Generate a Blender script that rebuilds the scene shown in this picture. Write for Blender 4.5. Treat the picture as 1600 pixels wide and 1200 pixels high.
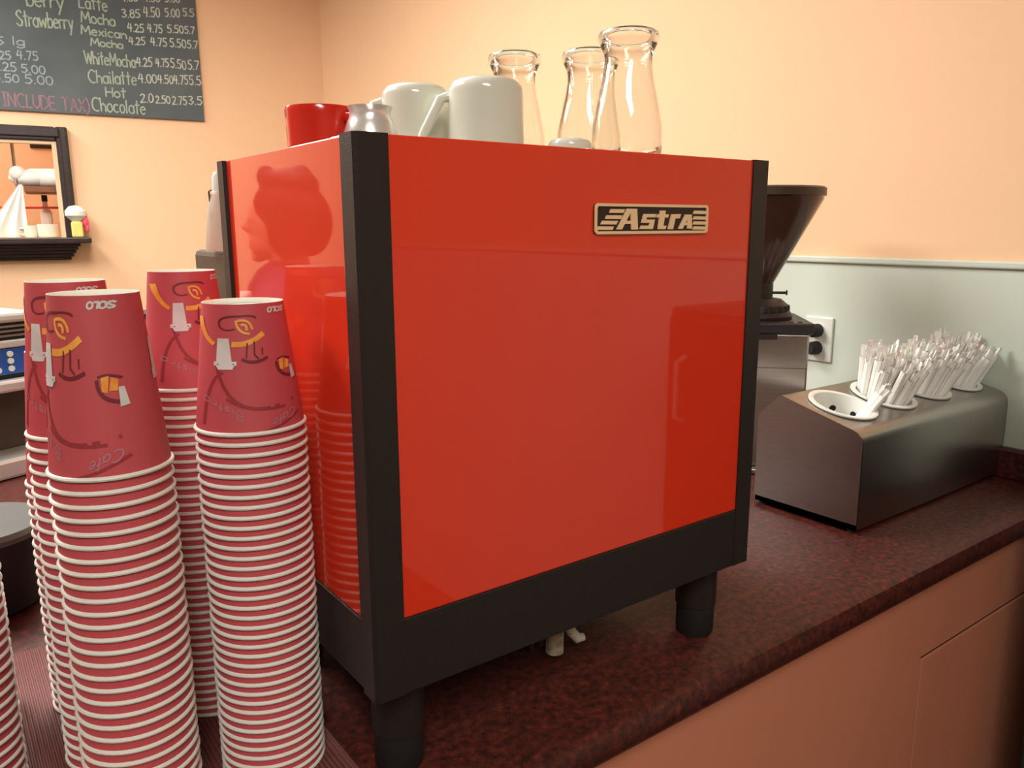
import bpy, bmesh, math, random
from mathutils import Vector, Matrix
random.seed(7)
for o in list(bpy.data.objects): bpy.data.objects.remove(o, do_unlink=True)
SC = bpy.context.scene
COL = SC.collection
PI = math.pi

# ------------------------------------------------------------------ camera
# frame: X runs along the back of the espresso machine, Y away over the counter, Z up from the machine's base
CAM_F = 1239.8
CAM_R = Vector((0.8042, -0.5943, -0.0047)); CAM_U = Vector((0.119, 0.1533, 0.981)); CAM_D = Vector((0.5823, 0.7895, -0.194))
CAM_P = Vector((-0.2409, -0.5026, 0.3588))
CAM_D.normalize(); CAM_R = (CAM_R - CAM_D*CAM_R.dot(CAM_D)).normalized(); CAM_U = CAM_R.cross(CAM_D)
cd = bpy.data.cameras.new('camera'); cam = bpy.data.objects.new('camera', cd); COL.objects.link(cam)
cd.sensor_width = 36; cd.lens = CAM_F*36/1600; cd.clip_start = 0.02; cd.clip_end = 40
m = Matrix.Identity(4)
for i in range(3): m[i][0] = CAM_R[i]; m[i][1] = CAM_U[i]; m[i][2] = -CAM_D[i]; m[i][3] = CAM_P[i]
cam.matrix_world = m
SC.camera = cam

# ------------------------------------------------------------------ light and exposure
SC.view_settings.view_transform = 'Standard'; SC.view_settings.look = 'None'
SC.view_settings.gamma = 1.0; SC.view_settings.use_curve_mapping = False
SC.view_settings.exposure = 0.0
W = bpy.data.worlds.new('world'); SC.world = W; W.use_nodes = True
W.node_tree.nodes['Background'].inputs[0].default_value = (1, .95, .88, 1)
W.node_tree.nodes['Background'].inputs[1].default_value = 0.02
CEIL = 1.55; FLOOR = -1.09
LAMPS = [(-0.75, 1.35, 46), (-0.75, 2.75, 32), (0.10, 1.30, 31), (-0.7, -1.5, 38), (-0.75, 3.95, 30)]  # the last lamp is an added, unseen one that brightens the framed opening
for i, (x, y, e) in enumerate(LAMPS):
    ld = bpy.data.lights.new('troffer_light', 'AREA'); ld.shape = 'RECTANGLE'; ld.size = .5; ld.size_y = 1.1
    ld.energy = e; ld.color = (1.0, .97, .93)
    lo = bpy.data.objects.new('troffer_light', ld); COL.objects.link(lo); lo.location = (x, y, CEIL - .035)

# ------------------------------------------------------------------ materials
def mat(name, col, rough=.5, metal=0, noise=None, coat=0, trans=0, ior=1.45, emit=0, bump=None, spec=None, alpha=None):
    mt = bpy.data.materials.new(name); mt.use_nodes = True
    nt = mt.node_tree; b = nt.nodes['Principled BSDF']
    if name == 'red_gloss_enamel': b.inputs['Coat IOR'].default_value = 1.56
    b.inputs['Base Color'].default_value = (*col, 1); b.inputs['Roughness'].default_value = rough
    b.inputs['Metallic'].default_value = metal; b.inputs['IOR'].default_value = ior
    b.inputs['Coat Weight'].default_value = coat; b.inputs['Coat Roughness'].default_value = .03
    b.inputs['Transmission Weight'].default_value = trans
    if spec is not None: b.inputs['Specular IOR Level'].default_value = spec
    if emit: b.inputs['Emission Color'].default_value = (*col, 1); b.inputs['Emission Strength'].default_value = emit
    if alpha is not None: b.inputs['Alpha'].default_value = alpha
    tc = nt.nodes.new('ShaderNodeTexCoord')
    if noise:
        sc_, col2, lo, hi = noise[:4]
        n = nt.nodes.new('ShaderNodeTexNoise'); n.inputs['Scale'].default_value = sc_; n.inputs['Detail'].default_value = 5
        nt.links.new(tc.outputs['Object'], n.inputs['Vector'])
        if len(noise) > 4:
            mp = nt.nodes.new('ShaderNodeMapping'); mp.inputs['Scale'].default_value = noise[4]
            nt.links.new(tc.outputs['Object'], mp.inputs['Vector']); nt.links.new(mp.outputs[0], n.inputs['Vector'])
        r = nt.nodes.new('ShaderNodeValToRGB'); r.color_ramp.elements[0].position = lo; r.color_ramp.elements[1].position = hi
        r.color_ramp.elements[0].color = (*col, 1); r.color_ramp.elements[1].color = (*col2, 1)
        nt.links.new(n.outputs['Fac'], r.inputs[0]); nt.links.new(r.outputs[0], b.inputs['Base Color'])
    if bump:
        n2 = nt.nodes.new('ShaderNodeTexNoise'); n2.inputs['Scale'].default_value = bump[0]; n2.inputs['Detail'].default_value = 4
        nt.links.new(tc.outputs['Object'], n2.inputs['Vector'])
        bp = nt.nodes.new('ShaderNodeBump'); bp.inputs['Strength'].default_value = bump[1]; bp.inputs['Distance'].default_value = .002
        nt.links.new(n2.outputs['Fac'], bp.inputs['Height']); nt.links.new(bp.outputs[0], b.inputs['Normal'])
    return mt

M = {}
M['wall'] = mat('peach_wall_paint', (.86, .56, .335), .75, noise=(3, (.88, .575, .35), .3, .7), bump=(120, .12))
M['wainscot'] = mat('white_wainscot', (.63, .70, .60), .55, bump=(60, .05))
M['ceiling'] = mat('ceiling_tile', (.78, .76, .70), .9)
M['floor'] = mat('floor_tile', (.075, .05, .038), .5, noise=(6, (.10, .07, .052), .35, .65))
M['red'] = mat('red_gloss_enamel', (.72, .036, .010), .4, coat=1, spec=.08, noise=(2, (.74, .039, .011), .3, .7))
M['black'] = mat('black_brown_powder_coat', (.018, .012, .010), .42, bump=(900, .25))
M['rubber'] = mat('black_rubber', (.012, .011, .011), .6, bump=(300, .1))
M['steel'] = mat('brushed_steel', (.37, .345, .32), .28, 1, noise=(30, (.43, .40, .37), .3, .7, (1, 1, 25)))
M['satin'] = mat('satin_aluminium', (.84, .83, .80), .25, .6, noise=(5, (.84, .83, .80), .3, .7))
M['chrome'] = mat('polished_chrome', (.82, .82, .80), .08, 1, noise=(5, (.85, .85, .83), .3, .7))
M['cup'] = mat('printed_red_paper', (.50, .072, .085), .5, noise=(4, (.53, .080, .092), .3, .7))
M['cupwhite'] = mat('white_paper_board', (.72, .72, .63), .55, noise=(9, (.76, .76, .67), .3, .7))
M['cupdark'] = mat('dark_maroon_ink', (.16, .020, .028), .5, noise=(9, (.18, .022, .03), .3, .7))
M['cupswoosh'] = mat('swoosh_maroon_ink', (.29, .032, .040), .5, noise=(9, (.31, .036, .042), .3, .7))
M['cuporange'] = mat('orange_ink', (.78, .27, .035), .5, noise=(60, (.88, .42, .08), .4, .6))
M['cupicon'] = mat('grey_white_ink', (.60, .58, .54), .5, noise=(40, (.70, .68, .64), .4, .6))
M['cuptext'] = mat('pale_violet_ink', (.42, .16, .20), .5, noise=(40, (.46, .19, .23), .4, .6))
M['ceramic'] = mat('glazed_white_ceramic', (.66, .67, .56), .16, coat=.5, noise=(6, (.69, .70, .59), .3, .7))
M['redceramic'] = mat('glazed_red_ceramic', (.60, .018, .010), .18, coat=.5, noise=(6, (.63, .02, .011), .3, .7))
M['glass'] = mat('clear_glass', (.955, .975, .96), .0, trans=1, ior=1.45)
M['hopperglass'] = mat('smoked_hopper_plastic', (.085, .038, .026), .14, trans=.30, ior=1.4, noise=(5, (.10, .045, .03), .3, .7))
M['beans'] = mat('coffee_beans', (.030, .012, .008), .45, noise=(90, (.075, .03, .018), .35, .65), bump=(90, 1))
M['gold'] = mat('pale_gold_plate', (.88, .60, .33), .4, noise=(60, (.90, .63, .36), .3, .7))
M['badgeblack'] = mat('badge_black', (.022, .010, .008), .4, noise=(30, (.026, .012, .01), .3, .7))
M['chalkboard'] = mat('chalkboard_slate', (.075, .092, .098), .8, noise=(4, (.115, .132, .135), .3, .75), bump=(200, .1))
M['chalk'] = mat('pale_chalk', (.30, .36, .27), .95, noise=(60, (.40, .46, .36), .35, .7))
M['chalkbright'] = mat('white_chalk', (.38, .42, .35), .95, noise=(60, (.54, .58, .49), .35, .7))
M['chalkblue'] = mat('bluish_chalk', (.24, .30, .32), .95, noise=(60, (.32, .38, .40), .35, .7))
M['chalkpink'] = mat('pink_chalk', (.24, .13, .155), .95, noise=(60, (.32, .18, .21), .35, .7))
M['darkwood'] = mat('espresso_wood', (.022, .014, .014), .35, noise=(12, (.035, .022, .02), .35, .7, (1, 1, 8)))
M['shelfwood'] = mat('brown_wood', (.16, .055, .02), .5, noise=(12, (.22, .08, .03), .35, .7))
M['palegold'] = mat('pale_trim', (.70, .50, .30), .4, noise=(12, (.74, .54, .33), .35, .7))
M['white'] = mat('white_plastic', (.75, .77, .70), .4, noise=(9, (.78, .80, .73), .3, .7))
M['cloth'] = mat('white_cloth', (.82, .84, .80), .9, noise=(14, (.75, .77, .74), .35, .7), bump=(40, .5))
M['straw'] = mat('straw_paper_wrap', (.93, .92, .87), .7, noise=(80, (.90, .88, .83), .4, .7))
M['strawpink'] = mat('straw_paper_pink', (.80, .66, .60), .7, noise=(80, (.72, .58, .52), .4, .7))
M['hole'] = mat('dark_hole', (.012, .010, .009), .8, noise=(9, (.014, .012, .011), .3, .7))
M['cabinet'] = mat('tan_laminate', (.60, .225, .130), .6, noise=(3, (.62, .235, .136), .3, .7))
M['mat'] = mat('maroon_ribbed_rubber', (.13, .036, .031), .6, noise=(40, (.155, .045, .038), .3, .7))
M['blue'] = mat('blue_control_panel', (.018, .085, .36), .4, noise=(9, (.022, .095, .38), .3, .7))
M['lcd'] = mat('lcd_grey', (.14, .20, .30), .3, noise=(9, (.16, .22, .32), .3, .7))
M['darkplastic'] = mat('dark_brown_plastic', (.055, .036, .024), .4, noise=(9, (.06, .04, .027), .3, .7))
M['tub'] = mat('black_tub_plastic', (.012, .012, .013), .45, noise=(9, (.014, .014, .015), .3, .7))
M['lid'] = mat('grey_translucent_lid', (.13, .125, .115), .35, trans=.2, noise=(9, (.15, .145, .135), .3, .7))
M['frost'] = mat('frosted_bottle', (.80, .66, .56), .35, trans=.35, ior=1.2, noise=(9, (.75, .61, .49), .3, .7))
M['pinkcard'] = mat('pink_carton', (.50, .22, .20), .6, noise=(9, (.53, .24, .22), .3, .7))
M['yellow'] = mat('yellow_label', (.72, .62, .16), .5, noise=(9, (.76, .66, .20), .3, .7))
M['pink'] = mat('pink_bow', (.80, .10, .16), .6, noise=(9, (.84, .12, .18), .3, .7))
M['redcord'] = mat('red_cord', (.62, .03, .02), .6, noise=(9, (.66, .035, .025), .3, .7))
M['hose'] = mat('braided_hose', (.50, .46, .34), .6, noise=(150, (.30, .27, .19), .4, .6))
M['skin'] = mat('skin', (.60, .30, .19), .5, noise=(7, (.64, .33, .21), .3, .7))
M['hair'] = mat('dark_hair', (.012, .006, .004), .6, noise=(30, (.022, .011, .007), .3, .7, (1, 1, .2)), bump=(60, .8), spec=.15)
M['shirt'] = mat('plum_shirt', (.085, .018, .055), .8, noise=(9, (.10, .024, .065), .3, .7))
M['trousers'] = mat('dark_trousers', (.03, .03, .04), .8, noise=(9, (.035, .035, .045), .3, .7))
M['lamp'] = mat('lamp_diffuser', (1, .96, .88), .5, emit=3.0)

def stone():
    mt = bpy.data.materials.new('maroon_speckled_laminate'); mt.use_nodes = True; nt = mt.node_tree; b = nt.nodes['Principled BSDF']
    tc = nt.nodes.new('ShaderNodeTexCoord')
    n1 = nt.nodes.new('ShaderNodeTexNoise'); n1.inputs['Scale'].default_value = 120; n1.inputs['Detail'].default_value = 7; n1.inputs['Roughness'].default_value = .7
    n2 = nt.nodes.new('ShaderNodeTexNoise'); n2.inputs['Scale'].default_value = 9; n2.inputs['Detail'].default_value = 4
    r1 = nt.nodes.new('ShaderNodeValToRGB'); e = r1.color_ramp.elements
    e[0].position = .34; e[0].color = (.022, .008, .007, 1); e[1].position = .68; e[1].color = (.20, .045, .026, 1)
    x = e.new(.50); x.color = (.085, .019, .014, 1); x = e.new(.60); x.color = (.135, .026, .017, 1)
    mx = nt.nodes.new('ShaderNodeMix'); mx.data_type = 'RGBA'; mx.blend_type = 'MULTIPLY'; mx.inputs[0].default_value = .35
    for n in (n1, n2): nt.links.new(tc.outputs['Object'], n.inputs['Vector'])
    nt.links.new(n1.outputs['Fac'], r1.inputs[0]); nt.links.new(r1.outputs[0], mx.inputs[6]); nt.links.new(n2.outputs['Color'], mx.inputs[7])
    nt.links.new(mx.outputs[2], b.inputs['Base Color'])
    b.inputs['Roughness'].default_value = .42; b.inputs['Specular IOR Level'].default_value = .32
    return mt
M['stone'] = stone()

# ------------------------------------------------------------------ building helpers
class MB:
    """collects shapes, then links them as ONE mesh object"""
    def __init__(s): s.bm = bmesh.new(); s.mats = []
    def mi(s, m):
        if m not in s.mats: s.mats.append(m)
        return s.mats.index(m)
    def faces(s, verts, faces, m, T=None, smooth=True):
        i = s.mi(m); vs = [s.bm.verts.new(T @ Vector(v) if T else v) for v in verts]
        for f in faces:
            try: fc = s.bm.faces.new([vs[k] for k in f]); fc.material_index = i; fc.smooth = smooth
            except ValueError: pass
        return s
    def box(s, lo, hi, m, bev=0, T=None, seg=2):
        b = bmesh.new(); bmesh.ops.create_cube(b, size=1)
        for v in b.verts: v.co = Vector([lo[k] + (v.co[k] + .5)*(hi[k] - lo[k]) for k in range(3)])
        if bev: bmesh.ops.bevel(b, geom=list(b.edges), offset=bev, segments=seg, affect='EDGES', profile=.5)
        b.verts.ensure_lookup_table(); b.verts.index_update()
        s.faces([v.co.copy() for v in b.verts], [[v.index for v in f.verts] for f in b.faces], m, T, False); b.free(); return s
    def lathe(s, prof, m, n=40, T=None, c=(0, 0), caps=(False, False)):
        vs = []; fs = []; k = len(prof)
        for i in range(n):
            a = 2*PI*i/n
            for r, z in prof: vs.append((c[0] + r*math.cos(a), c[1] + r*math.sin(a), z))
        for i in range(n):
            j = (i + 1) % n
            for q in range(k - 1): fs.append((i*k + q, j*k + q, j*k + q + 1, i*k + q + 1))
        if caps[0]: fs.append([i*k for i in range(n)][::-1])
        if caps[1]: fs.append([i*k + k - 1 for i in range(n)])
        return s.faces(vs, fs, m, T)
    def tube(s, pts, r, m, n=10, T=None, caps=True):
        pts = [Vector(p) for p in pts]; rs = r if isinstance(r, (list, tuple)) else [r]*len(pts)
        vs = []; fs = []; up = Vector((0, 0, 1)); prev = None
        for i, p in enumerate(pts):
            t = (pts[min(i + 1, len(pts) - 1)] - pts[max(i - 1, 0)]).normalized()
            if prev is None:
                a = t.cross(up)
                if a.length < .05: a = t.cross(Vector((1, 0, 0)))
            else: a = prev - t*prev.dot(t)
            a.normalize(); prev = a; b = t.cross(a)
            for k in range(n):
                an = 2*PI*k/n; vs.append(p + (a*math.cos(an) + b*math.sin(an))*rs[i])
        for i in range(len(pts) - 1):
            for k in range(n):
                j = (k + 1) % n; fs.append((i*n + k, i*n + j, (i + 1)*n + j, (i + 1)*n + k))
        if caps: fs.append(list(range(n))[::-1]); fs.append([(len(pts) - 1)*n + k for k in range(n)])
        return s.faces(vs, fs, m, T)
    def prism(s, poly, h0, h1, m, plane='XY', T=None):
        def P(p, h): return {'XY': (p[0], p[1], h), 'XZ': (p[0], h, p[1]), 'YZ': (h, p[0], p[1])}[plane]
        n = len(poly); vs = [P(p, h0) for p in poly] + [P(p, h1) for p in poly]
        fs = [list(range(n))[::-1], list(range(n, 2*n))] + [(i, (i + 1) % n, n + (i + 1) % n, n + i) for i in range(n)]
        return s.faces(vs, fs, m, T)
    def ball(s, c, r, m, T=None, seg=20, rings=12):
        rx, ry, rz = r if isinstance(r, (list, tuple)) else (r, r, r)
        vs = []; fs = []
        for i in range(rings + 1):
            p = PI*i/rings
            for k in range(seg):
                a = 2*PI*k/seg; vs.append((c[0] + rx*math.sin(p)*math.cos(a), c[1] + ry*math.sin(p)*math.sin(a), c[2] + rz*math.cos(p)))
        for i in range(rings):
            for k in range(seg): j = (k + 1) % seg; fs.append((i*seg + k, (i + 1)*seg + k, (i + 1)*seg + j, i*seg + j))
        return s.faces(vs, fs, m, T)
    def build(s, name, parent=None, loc=None, rz=0, smooth=35):
        bmesh.ops.remove_doubles(s.bm, verts=s.bm.verts, dist=1e-6)
        bmesh.ops.recalc_face_normals(s.bm, faces=s.bm.faces)
        for e in s.bm.edges:
            if len(e.link_faces) != 2 or e.calc_face_angle(0) > math.radians(smooth): e.smooth = False
        me = bpy.data.meshes.new(name); s.bm.to_mesh(me); s.bm.free()
        for m in s.mats: me.materials.append(M[m])
        o = bpy.data.objects.new(name, me); COL.objects.link(o)
        if parent: o.parent = parent
        if loc: o.location = loc
        o.rotation_euler.z = rz
        return o

def empty(name, loc=(0, 0, 0), rz=0):
    o = bpy.data.objects.new(name, None); COL.objects.link(o); o.location = loc; o.rotation_euler.z = rz; o.empty_display_size = .02; return o
def tag(o, label, cat, group=None, kind=None):
    o['label'] = label; o['category'] = cat
    if group: o['group'] = group
    if kind: o['kind'] = kind
    return o
def struct(o, label=None, cat=None):
    o['kind'] = 'structure'
    if label: o['label'] = label; o['category'] = cat
    return o
def copy_tree(o, parent=None):
    c = o.copy(); COL.objects.link(c)
    if parent: c.parent = parent
    for ch in list(o.children): copy_tree(ch, c)
    return c
def ray(x, y): return CAM_D + CAM_R*((x - 800)/CAM_F) - CAM_U*((y - 600)/CAM_F)
def on_plane(x, y, p0, n):
    v = ray(x, y); return CAM_P + v*((Vector(p0) - CAM_P).dot(n)/v.dot(n))
def at_depth(x, y, d): return CAM_P + ray(x, y)*d
def face_cam(x, y): return math.atan2(CAM_P.y - y, CAM_P.x - x) + PI/2      # turns local -Y towards the photographer

# single stroke lettering: each glyph is (width, [polylines]) on a unit height
def arc(cx, cy, rx, ry, a0, a1, n=9): return [(cx + rx*math.cos(math.radians(a0 + (a1 - a0)*i/n)), cy + ry*math.sin(math.radians(a0 + (a1 - a0)*i/n))) for i in range(n + 1)]
O_ = lambda w=.5, h=.6: arc(w/2, h/2, w/2, h/2, 60, 420, 14)
G = {
 'A': (.7, [[(0, 0), (.35, 1), (.7, 0)], [(.12, .36), (.58, .36)]]), 'C': (.7, [arc(.42, .5, .42, .5, 50, 300)]), 'D': (.65, [[(0, 0), (0, 1), (.3, 1), (.6, .75), (.62, .3), (.3, 0), (0, 0)]]),
 'E': (.55, [[(.55, 1), (0, 1), (0, 0), (.55, 0)], [(0, .52), (.45, .52)]]), 'H': (.6, [[(0, 0), (0, 1)], [(.6, 0), (.6, 1)], [(0, .5), (.6, .52)]]), 'I': (.4, [[(.2, 0), (.2, 1)], [(0, 1), (.4, 1)], [(0, 0), (.4, 0)]]),
 'L': (.5, [[(.05, 1), (0, 0), (.5, .05)]]), 'M': (.85, [[(0, 0), (.12, 1), (.42, .3), (.75, 1), (.85, 0)]]), 'N': (.65, [[(0, 0), (0, 1), (.6, 0), (.65, 1)]]),
 'S': (.6, [[(.58, .85), (.4, 1), (.12, .95), (.03, .72), (.3, .52), (.56, .32), (.5, .06), (.25, 0), (0, .14)]]), 'T': (.65, [[(0, 1), (.65, 1)], [(.32, 1), (.32, 0)]]), 'U': (.6, [[(0, 1), (.02, .25), (.3, 0), (.56, .25), (.6, 1)]]),
 'W': (.95, [[(0, 1), (.22, 0), (.48, .8), (.72, 0), (.95, 1)]]), 'X': (.6, [[(0, 0), (.6, 1)], [(0, 1), (.6, 0)]]), 'O': (.75, [arc(.37, .5, .37, .5, 80, 440, 16)]), 'B': (.6, [[(0, 0), (0, 1), (.4, 1), (.5, .75), (.35, .54), (0, .52)], [(.35, .54), (.58, .3), (.4, 0), (0, 0)]]),
 'a': (.5, [O_(), [(.5, .6), (.5, 0)]]), 'b': (.5, [[(0, 1), (0, 0)], O_()]), 'c': (.45, [arc(.27, .3, .27, .3, 50, 310)]), 'd': (.5, [O_(), [(.5, 1), (.5, 0)]]), 'e': (.5, [[(.02, .32), (.48, .36)] + arc(.25, .3, .25, .3, 10, 315)]),
 'f': (.4, [[(.4, .95), (.2, .95), (.15, 0)], [(0, .55), (.38, .55)]]), 'g': (.5, [O_(), [(.5, .6), (.5, -.2), (.25, -.34), (0, -.2)]]), 'h': (.48, [[(0, 1), (0, 0)], [(0, .4), (.22, .6), (.45, .45), (.48, 0)]]), 'i': (.15, [[(.07, .6), (.07, 0)], [(.07, .82), (.09, .88)]]),
 'l': (.15, [[(.07, 1), (.07, 0)]]), 'm': (.8, [[(0, .6), (0, 0)], [(0, .4), (.2, .6), (.38, .4), (.38, 0)], [(.38, .4), (.6, .6), (.78, .4), (.8, 0)]]), 'n': (.5, [[(0, .6), (0, 0)], [(0, .4), (.25, .6), (.47, .42), (.5, 0)]]),
 'o': (.5, [O_()]), 'p': (.5, [[(0, .6), (0, -.38)], O_()]), 'r': (.35, [[(0, .6), (0, 0)], [(0, .38), (.16, .58), (.35, .55)]]), 's': (.4, [[(.38, .5), (.2, .6), (.03, .48), (.36, .2), (.25, 0), (0, .08)]]), 't': (.4, [[(.2, 1), (.18, 0)], [(0, .66), (.4, .68)]]),
 'w': (.75, [[(0, .6), (.18, 0), (.38, .5), (.56, 0), (.75, .6)]]), 'x': (.45, [[(0, 0), (.45, .6)], [(0, .6), (.45, 0)]]), 'y': (.5, [[(0, .6), (.22, .05)], [(.5, .6), (.1, -.4)]]),
 '0': (.5, [O_(.5, .95)]), '2': (.5, [[(.02, .75), (.2, .97), (.45, .82), (.38, .5), (0, 0), (.5, .03)]]), '3': (.5, [[(.02, .9), (.3, .97), (.46, .75), (.2, .53), (.5, .3), (.3, 0), (0, .1)]]), '4': (.55, [[(.2, 1), (0, .42), (.55, .45)], [(.42, .95), (.38, 0)]]),
 '5': (.5, [[(.5, 1), (.1, .98), (.06, .58), (.35, .6), (.5, .3), (.3, 0), (0, .08)]]), '8': (.5, [arc(.25,.74,.2,.22,0,360,10), arc(.25,.27,.25,.27,0,360,10)]), '7': (.5, [[(0, .95), (.5, .97), (.15, 0)]]), '.': (.12, [[(.04, .0), (.08, .05)]]), ')': (.3, [[(0, 1.15), (.28, .7), (.28, .2), (.02, -.2)]]), ' ': (.35, []),
}
def strokes(text, gap=.14):
    """returns polylines in a box of height 1 and the total width"""
    x = 0; out = []
    for ch in text:
        w, pl = G[ch]
        for p in pl: out.append([(x + a, b) for a, b in p])
        x += w + gap
    return out, x - gap
def ribbon(pl, wd):
    """quads along a polyline"""
    out = []
    for i in range(len(pl) - 1):
        a = Vector(pl[i]); b = Vector(pl[i + 1]); t = b - a
        if t.length < 1e-9: continue
        t.normalize(); nn = Vector((-t.y, t.x))*wd/2; e = t*wd*.22
        out.append((a - e + nn, a - e - nn, b + e - nn, b + e + nn))
    return out

# ------------------------------------------------------------------ the room
XW = 1.31
KY = 3.016
WD = Vector((-math.cos(math.radians(7)), math.sin(math.radians(7)), 0))       # along the menu wall, leftwards
WN = Vector((-WD.y, WD.x, 0)) if Vector((-WD.y, WD.x, 0)).y < 0 else Vector((WD.y, -WD.x, 0))   # out of the menu wall, towards the room
KP = Vector((XW, KY, 0))
WT = Matrix(((-WD.x, -WN.x, 0, KP.x), (-WD.y, -WN.y, 0, KP.y), (0, 0, 1, 0), (0, 0, 0, 1)))        # local x: rightwards along the wall (corner = 0), local y: into the wall, z up
WTi = WT.inverted()
def on_wall(px, py, y=0):
    p = on_plane(px, py, KP - WN*y, WN); return WTi @ p
# wall with the opening of the framed niche
n_tr = on_wall(88, 222); n_br = on_wall(103, 372)
NX1 = (n_tr.x + n_br.x)/2; NZ1 = n_tr.z; NZ0 = on_wall(60, 372).z; NX0 = NX1 - .56; ND = 1.15
w = MB()
w.box((-5.2, 0, FLOOR), (NX0, .12, CEIL), 'wall', T=WT).box((NX1, 0, FLOOR), (.12, .12, CEIL), 'wall', T=WT)
w.box((NX0, 0, FLOOR), (NX1, .12, NZ0), 'wall', T=WT).box((NX0, 0, NZ1), (NX1, .12, CEIL), 'wall', T=WT)
w.box((-5.2, ND, FLOOR), (.12, ND + .1, CEIL), 'wall', T=WT)
struct(w.build('wall_back'))
struct(MB().box((XW, -3.6, FLOOR), (XW + .12, KY + 1.5, CEIL), 'wall').build('wall_right'))
struct(MB().box((-3.8, -3.72, FLOOR), (XW + .12, -3.6, CEIL), 'wall').build('wall_front'))
struct(MB().box((-3.92, -3.72, FLOOR), (-3.8, 5.2, CEIL), 'wall').build('wall_left'))
struct(MB().box((-4, -3.8, FLOOR - .1), (XW + .2, 5.4, FLOOR), 'floor').build('floor'))
struct(MB().box((-4, -3.8, CEIL), (XW + .2, 5.4, CEIL + .1), 'ceiling').build('ceiling'))
RAILZ = .295
struct(MB().box((XW - .004, -3.6, FLOOR), (XW + .001, KY - .02, RAILZ - .012), 'wainscot').build('trim_1'))
struct(MB().box((XW - .012, -3.6, RAILZ - .013), (XW + .001, KY - .02, RAILZ), 'wainscot', .003).build('trim_2'))
struct(MB().box((-3.79, -3.6, FLOOR), (XW - .02, -3.585, -.15), 'darkwood').build('trim_5'))  # dark panelling added on the unseen front wall to darken reflections in the steel
struct(MB().box((-3.8, -3.5, FLOOR), (-3.79, 4.1, .06), 'wainscot').build('trim_3'))

# ceiling lamps
for i, (x, y, e) in enumerate(LAMPS):
    t = empty('ceiling_light', (x, y, CEIL))
    fr = MB(); a, b = .30, .60
    fr.box((-a, -b, -.03), (-a + .03, b, 0), 'white').box((a - .03, -b, -.03), (a, b, 0), 'white')
    fr.box((-a + .03, -b, -.03), (a - .03, -b + .03, 0), 'white').box((-a + .03, b - .03, -.03), (a - .03, b, 0), 'white')
    fr.build('frame', t); MB().box((-a + .03, -b + .03, -.02), (a - .03, b - .03, -.008), 'lamp').build('diffuser', t)
    tag(t, ['recessed fluorescent ceiling light above the barista side', 'fluorescent ceiling light nearest the chalk menu wall', 'fluorescent ceiling light above the espresso machine', 'fluorescent ceiling light above the customer side', 'added ceiling light brightening the room behind the framed opening'][i], 'ceiling light', 'ceiling lights')

# ------------------------------------------------------------------ counter
CZ = -.09; CY0 = -.035
prof = [(.80, CZ), (CY0 + .012, CZ), (CY0 + .004, CZ - .004), (CY0, CZ - .012), (CY0, CZ - .027), (CY0 + .006, CZ - .036), (.80, CZ - .036)]
ct = empty('counter', (0, 0, 0))
MB().prism(prof, -1.6, XW - .0045, 'stone', 'YZ').build('worktop', ct)
MB().box((-.33, .80, CZ - .036), (.42, 1.62, CZ), 'stone', .004).build('worktop', ct)
struct(MB().box((XW - .025, CY0 + .004, CZ), (XW - .0045, .80, CZ + .055), 'stone', .004).build('trim_4'))
tag(ct, 'maroon speckled stone-look counter under the espresso machine', 'counter')

def ribbon_box(x0, x1, z0, z1, y0, y1, m): return MB().box((x0, y0, z0), (x1, y1, z1), m, .003)
cb = empty('cabinet', (0, 0, FLOOR))
CF = -.012
dl = on_plane(1440, 1024, (0, CF, 0), Vector((0, 1, 0))); dr = on_plane(1600, 931, (0, CF, 0), Vector((0, 1, 0)))
DX0 = dl.x; DZ1 = (dl.z + dr.z)/2
def cab(b, name): o = b.build(name); o.parent = cb; o.matrix_parent_inverse = Matrix.Translation((0, 0, -FLOOR)); return o
cab(MB().box((-1.58, CF + .032, FLOOR + .1), (XW - .02, .78, CZ - .0375), 'darkwood'), 'carcass')
GA = .0032
cab(MB().prism([(-1.58, FLOOR + .1), (DX0 - GA, FLOOR + .1), (DX0 - GA, DZ1 + GA), (XW - .02, DZ1 + GA), (XW - .02, CZ - .0375), (-1.58, CZ - .0375)], CF, CF + .021, 'cabinet', 'XZ'), 'front_panel')
cab(MB().box((DX0 + GA, CF, FLOOR + .14), (XW - .03, CF + .018, DZ1 - GA), 'cabinet', .001), 'door')
cab(MB().box((DX0 - GA + .0004, CF + .003, FLOOR + .14), (DX0 + GA - .0004, CF + .02, DZ1 + GA - .0004), 'rubber').box((DX0 + GA, CF + .003, DZ1 - GA + .0004), (XW - .03, CF + .02, DZ1 + GA - .0004), 'rubber'), 'gap_shadow_strip')  # black strips set into the door gap, standing for its shadow line
cab(MB().box((-1.56, CF + .06, FLOOR), (XW - .03, .74, FLOOR + .1), 'black'), 'toe_kick')
cab(MB().box((-.31, .78, FLOOR), (.40, 1.60, CZ - .0375), 'cabinet'), 'return_carcass')
tag(cb, 'tan laminate base cabinet below the maroon counter', 'cabinet')

sc = empty('storage_cabinet', (1.05, -.665, FLOOR))
MB().box((0, 0, .06), (XW - 1.05 - .02, .56, 1.28), 'darkwood', .006).build('carcass', sc)
MB().box((.02, .02, 0), (.22, .54, .06), 'black').build('plinth', sc)
for z0_, z1_ in ((.08, .66), (.68, 1.26)):
    d_ = MB().box((-.018, .012, z0_), (-.0005, .548, z1_), 'darkwood', .003).build('door', sc)
    MB().tube([(-.019, .06, z1_ - .22), (-.045, .06, z1_ - .21), (-.045, .06, z1_ - .09), (-.019, .06, z1_ - .08)], .005, 'satin').build('handle', d_)
tag(sc, 'dark brown cupboard at the counter end, mirrored in the steel holder', 'cupboard')

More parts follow.
